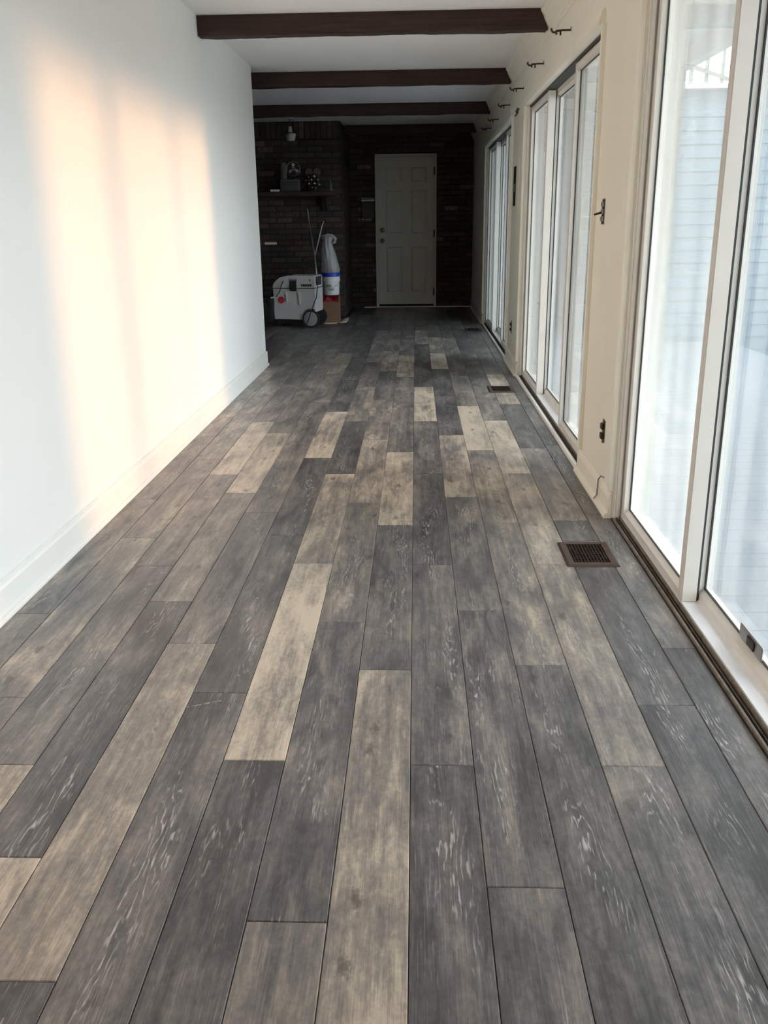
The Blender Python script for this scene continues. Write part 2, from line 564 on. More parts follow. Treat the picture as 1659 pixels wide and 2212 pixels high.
ymin, ymax = YF / W, (YB - 0.005) / W
for row in range(-14, 6):
    xa, xb = X0 + row * W, X0 + (row + 1) * W
    if row in JO:
        js, tn = JO[row]
        js = list(js)
    else:
        js = [50.0 + random.random() * PL]
        tn = [.25]
    first = js[0]
    n_before = 0
    while js[0] > ymin:
        js.insert(0, js[0] - PL)
        n_before += 1
    while js[-1] < ymax:
        js.append(js[-1] + PL)
    xa2, xb2 = xa, xb
    if row == 5: xb2 = XR - 0.001
    y_lo = YF
    if row == -9: xa2 = XL + 0.003
    for i in range(len(js) - 1):
        a, b = js[i] * W, js[i + 1] * W
        idx = i - n_before + 1
        if row in JO:
            tone = tn[idx] if 0 <= idx < len(tn) else random.choice((.2, .3, .4, .5))
            if idx < 0: tone = random.choice((.2, .3, .45, .6))
        else:
            tone = random.choice((.2, .25, .3, .4))
        tone = max(0.05, min(0.95, tone + random.uniform(-.02, .02)))
        lo, hi = max(a, YF), min(b, YB - 0.005)
        if row < -9: lo = max(lo, YEND + 0.004)
        if row == -9:
            # narrowed beside the left wall, full width in the side room
            if lo < YEND: add_plank(xa2, xb2, lo, min(hi, YEND + 0.002), tone)
            if hi > YEND: add_plank(xa, xb2, max(lo, YEND + 0.004), hi, tone)
            continue
        if row <= -7: hi = min(hi, YCH - 0.005) if row < -6 else hi
        add_plank(xa2, xb2, lo, hi, tone)

# ------------------------------------------------------------------ walls, ceiling
def struct(o, label, cat):
    return tag(o, label, cat, kind='structure')

mb = MB()
mb.box(XL - 0.12, XL, YF, YEND, -0.006, ZC)
wl = mb.build('wall_left', 'wallpaint')
struct(wl, 'long smooth white painted wall on the left with warm sun patches', 'wall')

OPEN = [(0.70, 3.54), (4.30, 7.12), (8.05, 10.97)]
ZH = 1.985
mb = MB()
ys = [YF] + [v for o in OPEN for v in o] + [YB]
for i in range(0, len(ys), 2):
    mb.box(XR, 0.965, ys[i], ys[i + 1], -0.006, ZC)
for a, b in OPEN:
    mb.box(XR, 0.965, a, b, ZH, ZC)
wr = mb.build('wall_right', 'cream')
struct(wr, 'cream painted wall on the right between the sliding glass doors', 'wall')

mb = MB()
for i in range(0, len(ys), 2):
    mb.box(0.9652, 0.9685, ys[i] + 0.002, min(ys[i + 1], 12.6) - 0.002, -0.3, ZC)
for a, b in OPEN:
    mb.box(0.9652, 0.9685, a, b, ZH + 0.002, ZC)
mb.build('exterior_cladding', 'siding', wr)
ceil = box('ceiling', 'ceilpaint', -4.5, 0.965, YF, 13.6, ZC, ZC + 0.1)
struct(ceil, 'white textured ceiling crossed by dark beams', 'ceiling')
wrear = box('wall_rear', 'wallpaint', XL - 0.12, 0.965, YF - 0.12, YF, -0.006, ZC)
struct(wrear, 'white wall behind the viewer', 'wall')
ws = MB().box(-4.5, -4.4, YEND, 13.5, -0.006, ZC).box(-4.4, XL - 0.12, YEND - 0.12, YEND, -0.006, ZC).build('wall_side', 'panel')
struct(ws, 'dark wall of the side room opening on the left', 'wall')

# baseboards
def base_prof(x, s):
    # s=+1 room is toward +x
    return [(x, 0.0), (x + s * 0.024, 0.0), (x + s * 0.024, 0.008), (x + s * 0.021, 0.016), (x + s * 0.013, 0.021), (x + s * 0.013, 0.100), (x + s * 0.009, 0.108), (x + s * 0.008, 0.120), (x, 0.124)]
mb = MB().prism(base_prof(XL + 0.001, 1), 'y', YF + 0.002, YEND)
mb.box(XL - 0.12, XL + 0.012, YEND + 0.001, YEND + 0.013, 0.0, 0.12)
bl = mb.build('baseboard_left', 'trimwhite')
struct(bl, 'white baseboard with shoe moulding along the left wall', 'baseboard')
mb = MB()
def rbase(y0, y1):
    x = XR - 0.001
    return [(x, 0.0), (x - 0.030, 0.0), (x - 0.030, 0.010), (x - 0.024, 0.020), (x - 0.014, 0.024), (x - 0.014, 0.085), (x - 0.010, 0.100), (x - 0.004, 0.112), (x, 0.114)]
for a, b in ((3.545, 4.29), (7.125, 8.04), (10.975, YB - 0.01), (YF, 0.69)):
    mb.prism(rbase(a, b), 'y', a, b)
br = mb.build('baseboard_right', 'cream')
struct(br, 'cream baseboard sections between the sliding doors on the right', 'baseboard')

# crown moulding
crown = [(XR - 0.0005, ZC - 0.0005), (0.745, ZC - 0.0005), (0.747, 2.372), (0.764, 2.350), (0.770, 2.328), (0.788, 2.300), (0.797, 2.288), (0.798, 2.270), (0.806, 2.262), (0.808, 2.250), (XR - 0.0005, 2.246)]
t1 = MB().prism(crown, 'y', YF + 0.01, YB - 0.01).build('trim_1', 'cream', smooth=False)
struct(t1, 'cream crown moulding running along the top of the right wall', 'trim')

# casings around the doors on the right
mb = MB()
for a, b in OPEN:
    # header board with sloped face
    mb.prism([(XR - 0.0005, ZH), (0.790, ZH), (0.786, ZH + 0.012), (0.797, ZH + 0.045), (0.799, ZH + 0.058), (0.806, ZH + 0.064), (XR - 0.0005, ZH + 0.066)], 'y', a - 0.005, b + 0.045)
    for s, y in ((1, b), (-1, a)):
        y0, y1 = (y + 0.002, y + 0.040) if s > 0 else (y - 0.040, y - 0.002)
        mb.prism([(XR - 0.0005, y0), (0.797, y0), (0.794, (y0 * 2 + y1) / 3), (0.800, y1), (XR - 0.0005, y1)], 'z', 0.118, ZH)
t2 = mb.build('trim_2', 'cream')
struct(t2, 'cream casing boards framing the sliding doors', 'trim')

# white strip at foot of the brick wall
t3 = MB().box(-0.75, -0.575, YB - 0.030, YB - 0.018, 0.0, 0.012).box(0.30, XR - 0.03, YB - 0.030, YB - 0.018, 0.0, 0.012).build('trim_3', 'white')
struct(t3, 'thin pale strip along the floor at the foot of the brick wall', 'trim')

# ------------------------------------------------------------------ brick walls
brick_meshes = {}
def brick_mesh(l, d, h, var):
    k = (round(l, 3), round(d, 3), round(h, 3), var)
    if k in brick_meshes: return brick_meshes[k]
    rnd = random.Random(var * 97 + int(l * 1000))
    bm = bmesh.new()
    bmesh.ops.create_cube(bm, size=1)
    for v in bm.verts:
        v.co = Vector((v.co.x * l + rnd.uniform(-.003, .003), v.co.y * d, v.co.z * h + rnd.uniform(-.0025, .0025)))
    fe = [e for e in bm.edges if all(v.co.y < 0 for v in e.verts)]
    bmesh.ops.bevel(bm, geom=fe, offset=0.004, segments=1, affect='EDGES')
    me = bpy.data.meshes.new('brick')
    bm.to_mesh(me)
    bm.free()
    me.materials.append(M['brick'])
    brick_meshes[k] = me
    return me

PAL = [(0.066, 0.042, 0.036), (0.056, 0.038, 0.033), (0.050, 0.041, 0.037), (0.075, 0.050, 0.041), (0.046, 0.045, 0.043), (0.064, 0.055, 0.047)]
def brick_col():
    c = random.choice(PAL)
    k = random.uniform(0.9, 1.6)
    if random.random() < 0.04: k = 3.2
    return (c[0] * k, c[1] * k, c[2] * k, 1)

def lay(parent, x0, x1, z0, z1, yface, hole=None, soldier=False):
    bl_, bh, j = 0.196, 0.060, 0.010
    og = ORG[parent.name]
    z = z0 + j
    r = 0
    zt = z1 - (0.205 if soldier else 0.0)
    while z + bh <= zt + 0.02:
        hh = min(bh, zt - z)
        if hh < 0.02: break
        x = x0 - (r % 2) * (bl_ + j) / 2
        while x < x1 - 0.005:
            a, b = max(x, x0), min(x + bl_, x1)
            segs = [(a, b)]
            if hole and z < hole[3] and z + hh > hole[2]:
                segs = []
                if a < hole[0]: segs.append((a, min(b, hole[0] - 0.004)))
                if b > hole[1]: segs.append((max(a, hole[1] + 0.004), b))
            for a2, b2 in segs:
                if b2 - a2 < 0.025: continue
                o = bpy.data.objects.new('brick', brick_mesh(b2 - a2, 0.05, hh, random.randint(0, 3)))
                C.objects.link(o)
                o.parent = parent
                o.location = Vector(((a2 + b2) / 2, yface + 0.025 + random.uniform(-.003, .004), z + hh / 2)) - og
                o.color = brick_col()
            x += bl_ + j
        z += bh + j
        r += 1
    if soldier:
        x = x0
        while x < x1 - 0.03:
            b = min(x + 0.060, x1)
            o = bpy.data.objects.new('brick', brick_mesh(b - x, 0.05, 0.19, random.randint(0, 3)))
            C.objects.link(o)
            o.parent = parent
            o.location = Vector(((x + b) / 2, yface + 0.025 + random.uniform(-.004, .004), z1 - 0.1)) - og
            o.color = brick_col()
            x += 0.070

wb = box('wall_back', 'mortar', -4.4, 0.965, YB + 0.012, YB + 0.15, -0.006, ZC)
struct(wb, 'dark brick wall at the far end around the white door', 'wall')
DH = (-0.575, 0.297, -0.01, 2.098)
lay(wb, XCH, XR - 0.002, 0.0, ZC, YB, DH)
wc = MB().box(-3.2, XCH - 0.012, YCH + 0.012, YB + 0.01, -0.006, ZC).build('wall_chimney', 'mortar')
struct(wc, 'dark brick chimney breast behind the white vacuum with upright bricks on top', 'wall')
lay(wc, -2.08, XCH, 0.0, ZC, YCH, None, True)
# return side of the chimney breast facing the door recess
bs = MB()
z, r = 0.010, 0
while z < ZC - 0.05:
    y = YCH + 0.055 - (r % 2) * 0.103
    while y < YB:
        a, b = max(y, YCH + 0.055), min(y + 0.196, YB)
        if b - a > 0.02: bs.box(XCH - 0.045, XCH - random.uniform(0, .004), a, b, z, z + 0.060)
        y += 0.206
    z += 0.070
    r += 1
o = bs.build('side_bricks', plain('side_brick', (0.055, 0.040, 0.035), 0.9, var=0.3, scale=30), wc)
o['kind'] = 'stuff'

# ------------------------------------------------------------------ ceiling beams
def beam(y, x0, x1, label, sl=True):
    n = 60
    z0, z1 = 2.276, ZC - 0.001
    d = 0.10
    o_ = []
    root = MB()
    vs, fs = [], []
    for i in range(n + 1):
        t = i / n
        x = x0 + (x1 - x0) * t
        q = lambda k: mnoise.noise(Vector((x * 5.3, y * 3.1 + k * 9.7, k * 4.1))) * 0.006 + mnoise.noise(Vector((x * 19, y + k, 3.3))) * 0.003
        if i == 0: xa = [x0, x0 + 0.006, x0 + 0.004, x0]
        ex = (0, 0, 0, 0)
        if i == n and sl: ex = (0.045, 0.045, 0.0, 0.0)
        if i == n - 1 and sl: ex = (0.030, 0.030, 0.0, 0.0)
        vs += [(x + ex[0], y + q(1), z0 + q(2)), (x + ex[1], y + d + q(3), z0 + q(4)), (x + ex[2], y + d + q(5) * .3, z1), (x + ex[3], y + q(6) * .3, z1)]
    for i in range(n):
        for k in range(4):
            k2 = (k + 1) % 4
            fs.append((i * 4 + k, i * 4 + k2, i * 4 + 4 + k2, i * 4 + 4 + k))
    fs += [(0, 1, 2, 3), (n * 4 + 3, n * 4 + 2, n * 4 + 1, n * 4)]
    root.add(vs, fs)
    ob = root.build('ceiling_beam', 'beam', origin=((x0 + x1) / 2, y, z0))
    tag(ob, label, 'beam', 'dark beams across the ceiling')
beam(5.96, XL + 0.002, 0.744, 'dark brown hewn ceiling beam nearest the camera, its left end on the white wall')
beam(8.11, -4.39, 0.744, 'second dark brown ceiling beam, just past the end of the white wall')
beam(10.25, -4.39, 0.744, 'third dark brown ceiling beam, above the far sliding door')
beam(12.42, XCH + 0.005, 0.744, 'farthest dark ceiling beam, right in front of the brick door wall')

# ------------------------------------------------------------------ sliding door units (windows)
def sash(win, y0, y1, xin, xout, zb, zt, st_near=0.045, st_far=0.045, handle=None):
    rb, rtp = 0.034, 0.036
    m_ = MB()
    m_.box(xin, xout, y0, y0 + st_near, zb, zt)
    m_.box(xin, xout, y1 - st_far, y1, zb, zt)
    # bottom and top rail, with sloped glazing bead
    ya, yb = y0 + st_near, y1 - st_far
    m_.prism([(xin + 0.002, zb), (xout, zb), (xout, zb + rb), (xin + 0.022, zb + rb), (xin + 0.018, zb + rb - 0.002), (xin + 0.002, zb + rb - 0.012)], 'y', ya, yb)
    m_.prism([(xin + 0.002, zt), (xout, zt), (xout, zt - rtp), (xin + 0.026, zt - rtp), (xin + 0.002, zt - rtp + 0.015)], 'y', ya, yb)
    # raised bead on the stile face
    m_.box(xin - 0.003, xin, y0 + 0.004, y0 + 0.016, zb, zt)
    s_ = m_.build('sash', 'framew', win)
    xm = (xin + xout) / 2 + 0.006
    MB().box(xm - 0.0025, xm + 0.0025, ya - 0.004, yb + 0.004, zb + rb - 0.005, zt - rtp + 0.005).build('pane', 'glass_hazy' if (xin < 0.87 and y0 < 4) else 'glass', s_)
    gk = MB()
    g = 0.005
    gk.box(xm - 0.008, xm - 0.003, ya, ya + g, zb + rb, zt - rtp).box(xm - 0.008, xm - 0.003, yb - g, yb, zb + rb, zt - rtp)
    gk.box(xm - 0.008, xm - 0.003, ya, yb, zb + rb, zb + rb + g).box(xm - 0.008, xm - 0.003, ya, yb, zt - rtp - g, zt - rtp)
    gk.build('gasket', 'gasket', s_)
    if handle:
        hy, hz = handle
        MB().cbox(xin - 0.018, xin - 0.0035, hy - 0.010, hy + 0.010, hz - 0.09, hz + 0.09, 0.004).build('handle', 'framew', s_)
    return s_

def window(idx, a, b, near, mid, far, label, white_thr):
    w = thing('window_%d' % idx, ((XR + 0.95) / 2, (a + b) / 2, 0), label, 'sliding door', kind='structure')
    fr = MB()
    fr.box(0.822, 0.893, a + 0.0005, a + 0.030, 0.0, ZH - 0.001)
    fr.box(0.822, 0.893, b - 0.030, b - 0.0005, 0.0, ZH - 0.001)
    MB().box(0.8932, 0.962, a + 0.0005, a + 0.030, 0.0, ZH - 0.001).box(0.8932, 0.962, b - 0.030, b - 0.0005, 0.0, ZH - 0.001).build('outer_jamb', 'outerjamb', w)
    fr.box(0.896, 0.962, a + 0.030, b - 0.030, ZH - 0.012, ZH - 0.001)
    # stops on the jamb
    fr.box(0.826, 0.838, b - 0.042, b - 0.030, 0.02, ZH - 0.013)
    fr.box(0.8895, 0.893, b - 0.034, b - 0.030, 0.02, ZH - 0.013)
    fr.build('door_frame', 'framew', w)
    MB().box(0.834, 0.8955, a + 0.030, b - 0.030, ZH - 0.009, ZH - 0.001).build('top_track_shade', 'gasket', w)  # black strip stands in for the shadow gap at the top track
    # sill between the tracks
    MB().prism([(0.8455, -0.006), (0.962, -0.006), (0.962, 0.018), (0.893, 0.026), (0.8455, 0.028)], 'y', a + 0.030, b - 0.030).build('sill', 'sillw', w)
    tr = MB()
    tr.box(0.8155, 0.845, a + 0.0005, b - 0.0005, -0.006, 0.004)
    tr.box(0.829, 0.832, a + 0.03, b - 0.03, 0.004, 0.014)
    tr.build('track', 'track', w)
    MB().box(0.840, 0.845, a + 0.03, b - 0.03, 0.004, 0.022).box(0.8155, 0.822, a + 0.03, b - 0.03, 0.004, 0.013).build('track_edge', 'trackedge', w)
    if white_thr:
        MB().prism([(0.795, 0.0005), (0.8150, 0.0005), (0.8150, 0.016), (0.801, 0.016), (0.795, 0.008)], 'y', a + 0.003, b - 0.003).build('threshold', 'trimwhite', w)
    zt = ZH - 0.013
    sash(w, near[0], near[1], 0.8465, 0.8915, 0.029, zt, 0.045, 0.045)
    sash(w, far[0], far[1], 0.8465, 0.8915, 0.029, zt, 0.045, 0.045)
    sash(w, mid[0], mid[1], 0.8995, 0.9445, 0.029, zt, 0.055, 0.055)
    # black strips painted in for the shaded gap between overlapping stiles
    MB().box(0.8920, 0.8990, near[1] - 0.035, near[1] - 0.003, 0.03, zt).box(0.8920, 0.8990, far[0] + 0.003, far[0] + 0.035, 0.03, zt).build('gap_strip', 'gasket', w)
    return w
w1 = window(1, 0.70, 3.54, (0.735, 1.68), (1.60, 2.70), (2.625, 3.505), 'nearest sliding glass door with three panels, grey stile and dark track', False)
w2 = window(2, 4.30, 7.12, (4.335, 5.21), (5.13, 6.28), (6.20, 7.085), 'middle sliding glass door between the two cream wall sections', True)
w3 = window(3, 8.05, 10.97, (8.085, 8.98), (8.90, 10.10), (10.00, 10.935), 'farthest sliding glass door, narrow in view near the dark brick end', True)

# foot lock on the nearest door's outer panel
fl_ = thing('door_lock', (0.917, 2.22, 0.064), 'small grey lock plate at the bottom of the nearest glass door', 'lock')
MB().cbox(0.9150, 0.9200, 2.145, 2.310, 0.0645, 0.105, 0.002).build('plate', 'steel', fl_)
MB().cbox(0.9110, 0.9148, 2.195, 2.245, 0.070, 0.096, 0.001).build('keeper', 'blackplastic', fl_)

# ------------------------------------------------------------------ brick-wall door
d = thing('door_1', (-0.139, YB, 0), 'pale six-panel door with two round knobs in the brick wall', 'door', kind='structure')
cs = MB()
cs.box(-0.573, -0.538, YB - 0.022, YB + 0.011, 0.0, 2.094)
cs.box(0.262, 0.295, YB - 0.022, YB + 0.011, 0.0, 2.094)
cs.box(-0.538, 0.262, YB - 0.022, YB + 0.011, 2.058, 2.094)
cs.build('door_frame', 'doorpaint', d)
ly = YB - 0.010
lf = MB().box(-0.536, 0.260, ly + 0.014, ly + 0.0205, 0.045, 2.055)
cols = [(-0.428, -0.188), (-0.068, 0.155)]
rows = [(0.215, 0.855), (1.03, 1.62), (1.725, 1.925)]
xs = [-0.536, cols[0][0], cols[0][1], cols[1][0], cols[1][1], 0.260]
for i in (0, 2, 4):
    lf.box(xs[i], xs[i + 1], ly, ly + 0.014, 0.045, 2.055)
zs = [0.045, 0.215, 0.855, 1.03, 1.62, 1.725, 1.925, 2.055]
for i in (0, 2, 4, 6):
    for c in cols:
        lf.box(c[0], c[1], ly, ly + 0.014, zs[i], zs[i + 1])
leaf = lf.build('door_leaf', 'doorpaint', d)
for c in cols:
    for rr in rows:
        pn = MB()
        g = 0.022
        z0, z1 = rr
        x0_, x1_ = c
        vs = [(x0_ + .007, ly + 0.0138, z0 + .007), (x1_ - .007, ly + 0.0138, z0 + .007), (x1_ - .007, ly + 0.0138, z1 - .007), (x0_ + .007, ly + 0.0138, z1 - .007),
              (x0_ + g, ly + 0.003, z0 + g), (x1_ - g, ly + 0.003, z0 + g), (x1_ - g, ly + 0.003, z1 - g), (x0_ + g, ly + 0.003, z1 - g)]
        pn.add(vs, [(0, 1, 5, 4), (1, 2, 6, 5), (2, 3, 7, 6), (3, 0, 4, 7), (4, 5, 6, 7), (3, 2, 1, 0)])
        pn.build('panel', 'doorpaint', leaf)
for z, r_ in ((1.082, 0.026), (0.937, 0.028)):
    MB().lathe([(0.012, -0.050), (r_, -0.046), (r_ * 1.05, -0.036), (r_ * 0.6, -0.022), (0.012, -0.016), (0.030, -0.008), (0.032, 0.0)], (-0.478, ly, z), 'y', 16).build('knob', 'brass', leaf, smooth=True)
for z in (1.865, 1.03, 0.22):
    MB().box(0.254, 0.272, ly - 0.013, ly - 0.0005, z - 0.05, z + 0.05).tube([(0.262, ly - 0.016, z - 0.052), (0.262, ly - 0.016, z + 0.052)], 0.006, 8).build('hinge', 'hook', d)
MB().box(-0.537, 0.261, YB - 0.018, YB + 0.011, 0.0, 0.016).build('threshold', 'doorpaint', d)
MB().box(-0.537, 0.261, YB - 0.004, YB + 0.011, 0.016, 0.044).build('door_gap_shade', 'black', d)  # black strip painted in for the shade under the leaf

# box beside the door
bx = thing('wall_box', (-0.665, YB, 1.23), 'dark wall-mounted key box with pale top, left of the far door', 'box')
MB().cbox(-0.765, -0.590, YB - 0.058, YB - 0.006, 1.24, 1.475, 0.004).build('body', 'blackplastic', bx)
MB().prism([(YB - 0.006, 1.476), (YB - 0.075, 1.476), (YB - 0.075, 1.490), (YB - 0.006, 1.520)], 'x', -0.770, -0.585).build('lid', 'paper', bx)
MB().box(-0.770, -0.735, YB - 0.062, YB - 0.012, 1.228, 1.238).box(-0.715, -0.625, YB - 0.062, YB - 0.012, 1.228, 1.238).build('bottom_strip', 'paper', bx)

# ------------------------------------------------------------------ floor registers
def register(xc, yc, sx, sy, label):
    t = thing('floor_register', (xc, yc, 0), label, 'floor vent', 'brown metal registers along the right side of the floor')
    x0, x1, y0, y1 = xc - sx / 2, xc + sx / 2, yc - sy / 2, yc + sy / 2
    fx, fy = 0.030, 0.030
    f = MB()
    # sloped rim
    out = [(x0, y0), (x1, y0), (x1, y1), (x0, y1)]
    mid = [(x0 + .008, y0 + .008), (x1 - .008, y0 + .008), (x1 - .008, y1 - .008), (x0 + .008, y1 - .008)]
    inn = [(x0 + fx, y0 + fy), (x1 - fx, y0 + fy), (x1 - fx, y1 - fy), (x0 + fx, y1 - fy)]
    vs = [(*p, 0.0005) for p in out] + [(*p, 0.0065) for p in mid] + [(*p, 0.0065) for p in inn] + [(*p, 0.0005) for p in inn]
    fs = []
    for r in (0, 4, 8):
        for i in range(4):
            j = (i + 1) % 4
            fs.append((r + i, r + j, r + 4 + j, r + 4 + i))
    for i in range(4):
        j = (i + 1) % 4
        fs.append((12 + i, 12 + j, j, i))
    f.add(vs, fs).build('frame', 'regbrown', t)
    MB().box(x0 + fx, x1 - fx, y0 + fy, y1 - fy, 0.0004, 0.0009).build('duct_shade', 'black', t)  # flat black plate stands in for the shade down the duct
    n = 11
    for i in range(n):
        x = x0 + fx + (x1 - x0 - 2 * fx) * (i + 0.6) / (n + 0.2)
        MB().box(x - 0.0008, x + 0.0008, y0 + fy, y1 - fy, 0.0009, 0.0060).build('fin', 'regbrown', t)
    for i in range(3):
        y = y0 + fy + (y1 - y0 - 2 * fy) * (i + 1) / 4
        MB().box(x0 + fx, x1 - fx, y - 0.0010, y + 0.0010, 0.0009, 0.0040).build('crossbar', 'regbrown', t)
register(X0 + 4.485 * W, 21.36 * W, 0.192, 0.252, 'brown floor register with open fins, nearest the camera beside the glass door')
register(X0 + 4.42 * W, 44.85 * W, 0.194, 0.254, 'middle brown floor register, opposite the white sill of the second door')
register(X0 + 4.62 * W, 71.0 * W, 0.190, 0.250, 'farthest dark floor register, near the brick end of the room')

# faint white scuff on the planks
sm = MB()
for (xa, ya, xb, yb, wd) in ((-0.612, 2.000, -0.590, 2.008, .0014), (-0.584, 2.010, -0.560, 2.020, .0018), (-0.556, 2.022, -0.540, 2.029, .0026), (-0.536, 2.031, -0.512, 2.041, .0016)):
    sm.prism([(xa, ya), (xb, yb - wd), (xb, yb + wd), (xa, ya + wd * .6)], 'z', 0.0001, 0.0004)
tag(sm.build('scuff_mark', plain('chalky_scuff', (0.45, 0.44, 0.42), 0.9, var=0.2, scale=200), origin=(-0.56, 2.02, 0)), 'thin broken white scuff mark across a dark plank on the left', 'scuff mark')

# ------------------------------------------------------------------ right wall fittings
def bracket(y, label, s=1.0):
    z = 2.125
    t = thing('curtain_bracket', (XR, y, z), label, 'bracket', 'curtain rod brackets above the sliding doors')
    MB().cbox(XR - 0.005, XR - 0.0005, y - 0.012, y + 0.012, z - 0.014, z + 0.020, 0.002).build('plate', 'cream', t)
    MB().tube([(XR - 0.007, y, z + 0.002), (XR - 0.007, y, z + 0.020)], 0.002, 6).build('pin', 'hook', t)
    MB().tube([(XR - 0.004, y, z + 0.004), (XR - 0.05, y, z + 0.004), (XR - 0.085, y, z)], [0.005, 0.005, 0.006], 8).build('arm', 'hook', t)
    MB().tube([(XR - 0.078, y, z - 0.016), (XR - 0.085, y, z - 0.006), (XR - 0.100, y, z - 0.004), (XR - 0.108, y, z + 0.006), (XR - 0.106, y, z + 0.014)], 0.0055, 8).build('cup', 'hook', t)
    MB().tube([(XR - 0.060, y, z + 0.002), (XR - 0.060, y, z - 0.020)], 0.005, 6).build('screw', 'hook', t)
for y, l in ((5.19, 'dark curtain rod bracket nearest the camera, right of the first beam'), (6.22, 'dark curtain rod bracket second from the camera above the middle door'),
             (7.31, 'dark curtain rod bracket above the far cream wall section'), (8.31, 'dark curtain rod bracket above the near end of the farthest door'),
             (9.44, 'dark curtain rod bracket above the middle of the farthest door'), (10.29, 'faint curtain rod bracket closest to the brick end')):
    bracket(y, l)

def outlet(y, z, hgt, label, wires='outlet', name='electrical_box'):
    t = thing(name, (XR, y, z), label, 'outlet')
    hw = 0.026
    MB().box(XR - 0.0015, XR - 0.0004, y - hw, y + hw, z - hgt / 2, z + hgt / 2).build('opening', 'black', t)  # flat black sheet stands in for the shade inside the box
    b_ = MB()
    e = 0.003
    b_.box(XR - 0.003, XR - 0.0006, y - hw, y - hw + e, z - hgt / 2, z + hgt / 2).box(XR - 0.003, XR - 0.0006, y + hw - e, y + hw, z - hgt / 2, z + hgt / 2)
    b_.box(XR - 0.003, XR - 0.0006, y - hw, y + hw, z - hgt / 2, z - hgt / 2 + e).box(XR - 0.003, XR - 0.0006, y - hw, y + hw, z + hgt / 2 - e, z + hgt / 2)
    b_.build('box_rim', 'galv', t)
    if wires == 'outlet':
        for k in (-1, 1):
            MB().cbox(XR - 0.016, XR - 0.0016, y - 0.014, y + 0.014, z + k * 0.021 - 0.014, z + k * 0.021 + 0.014, 0.004).build('receptacle', 'hook', t)
        MB().box(XR - 0.006, XR - 0.0016, y - 0.008, y + 0.008, z - hgt / 2 - 0.004, z + hgt / 2 + 0.004).build('yoke', 'galv', t)
    else:
        for k in (-1, 0, 1):
            MB().cbox(XR - 0.010, XR - 0.0016, y - 0.020 + k * 0.001, y + 0.020, z + k * 0.030 - 0.011, z + k * 0.030 + 0.011, 0.003).build('switch', 'galv', t)
        MB().tube([(XR - 0.010, y, z - 0.004), (XR - 0.040, y + 0.004, z - 0.012)], [0.005, 0.004], 8).build('toggle', 'hook', t)
    return t
outlet(3.79, 0.318, 0.096, 'uncovered black outlet low on the cream wall beside the nearest door')
outlet(7.69, 0.330, 0.10, 'uncovered outlet low on the far cream wall section')
outlet(4.085, 1.222, 0.105, 'uncovered switch box at hand height on the near cream wall section', 'switch', 'switch_box')
# intercom panel hole on the far cream section
ic = thing('open_wall_panel', (XR, 7.62, 1.46), 'open dark wiring recess with raised cream surround on the far wall section', 'wall panel')
MB().box(XR - 0.0022, XR - 0.0005, 7.70, 7.88, 1.305, 1.61).build('recess', 'black', ic)  # flat black sheet stands in for the shade of the hole
MB().box(XR - 0.006, XR - 0.0023, 7.72, 7.86, 1.415, 1.475).build('bracket', 'galv', ic)
MB().cbox(XR - 0.007, XR - 0.0005, 7.46, 7.640, 1.265, 1.655, 0.003).build('surround', 'cream', ic)
# torn plaster patch above the far section
sc_ = thing('torn_plaster', (XR, 7.85, 2.02), 'torn plaster patch with hanging white scrap above the far cream section', 'patch')
pm = MB()
pts = []
for k in range(14):
    t = 2 * math.pi * k / 14
    rr = 0.6 + 0.4 * random.random()
    pts.append((7.80 + 0.20 * rr * math.cos(t), 2.020 + 0.030 * rr * math.sin(t)))
pm.prism([(y, z) for y, z in pts], 'x', XR - 0.004, XR - 0.0005)
pm.build('bare_patch', plain('bare_plaster', (0.10, 0.085, 0.07), 0.9, var=0.3, scale=30), sc_)
pm = MB()
pm.add([(XR - 0.005, 7.84, 2.015), (XR - 0.030, 7.90, 2.005), (XR - 0.034, 7.97, 2.060), (XR - 0.006, 7.94, 2.075), (XR - 0.005, 7.83, 2.005), (XR - 0.032, 7.90, 1.995), (XR - 0.038, 7.97, 2.050), (XR - 0.008, 7.94, 2.065)],
       [(0, 1, 2, 3), (7, 6, 5, 4), (0, 4, 5, 1), (1, 5, 6, 2), (2, 6, 7, 3), (3, 7, 4, 0)])
pm.build('scrap', 'paper', sc_)
# loose wire near the brick end
wi = MB().tube([(XR - 0.001, 11.62, 1.96), (XR - 0.02, 11.72, 1.93), (XR - 0.035, 11.85, 1.86), (XR - 0.03, 11.98, 1.80), (XR - 0.045, 12.0, 1.77), (XR - 0.05, 12.08, 1.71), (XR - 0.055, 12.1, 1.67)], 0.0035, 6)
tag(wi.build('loose_wire', 'white', origin=(XR, 11.8, 1.8), smooth=True), 'loose white wire dangling on the right wall near the brick end', 'wire')
# small cable bent over the near baseboard
cb = MB().tube([(XR - 0.001, 3.72, 0.128), (XR - 0.012, 3.735, 0.130), (XR - 0.020, 3.745, 0.112), (XR - 0.020, 3.750, 0.075), (XR - 0.021, 3.752, 0.040), (XR - 0.034, 3.752, 0.022)], 0.0032, 6)
tag(cb.build('cable_end', 'galv', origin=(XR, 3.74, 0.08), smooth=True), 'short grey cable bent over the baseboard of the near cream section', 'cable')

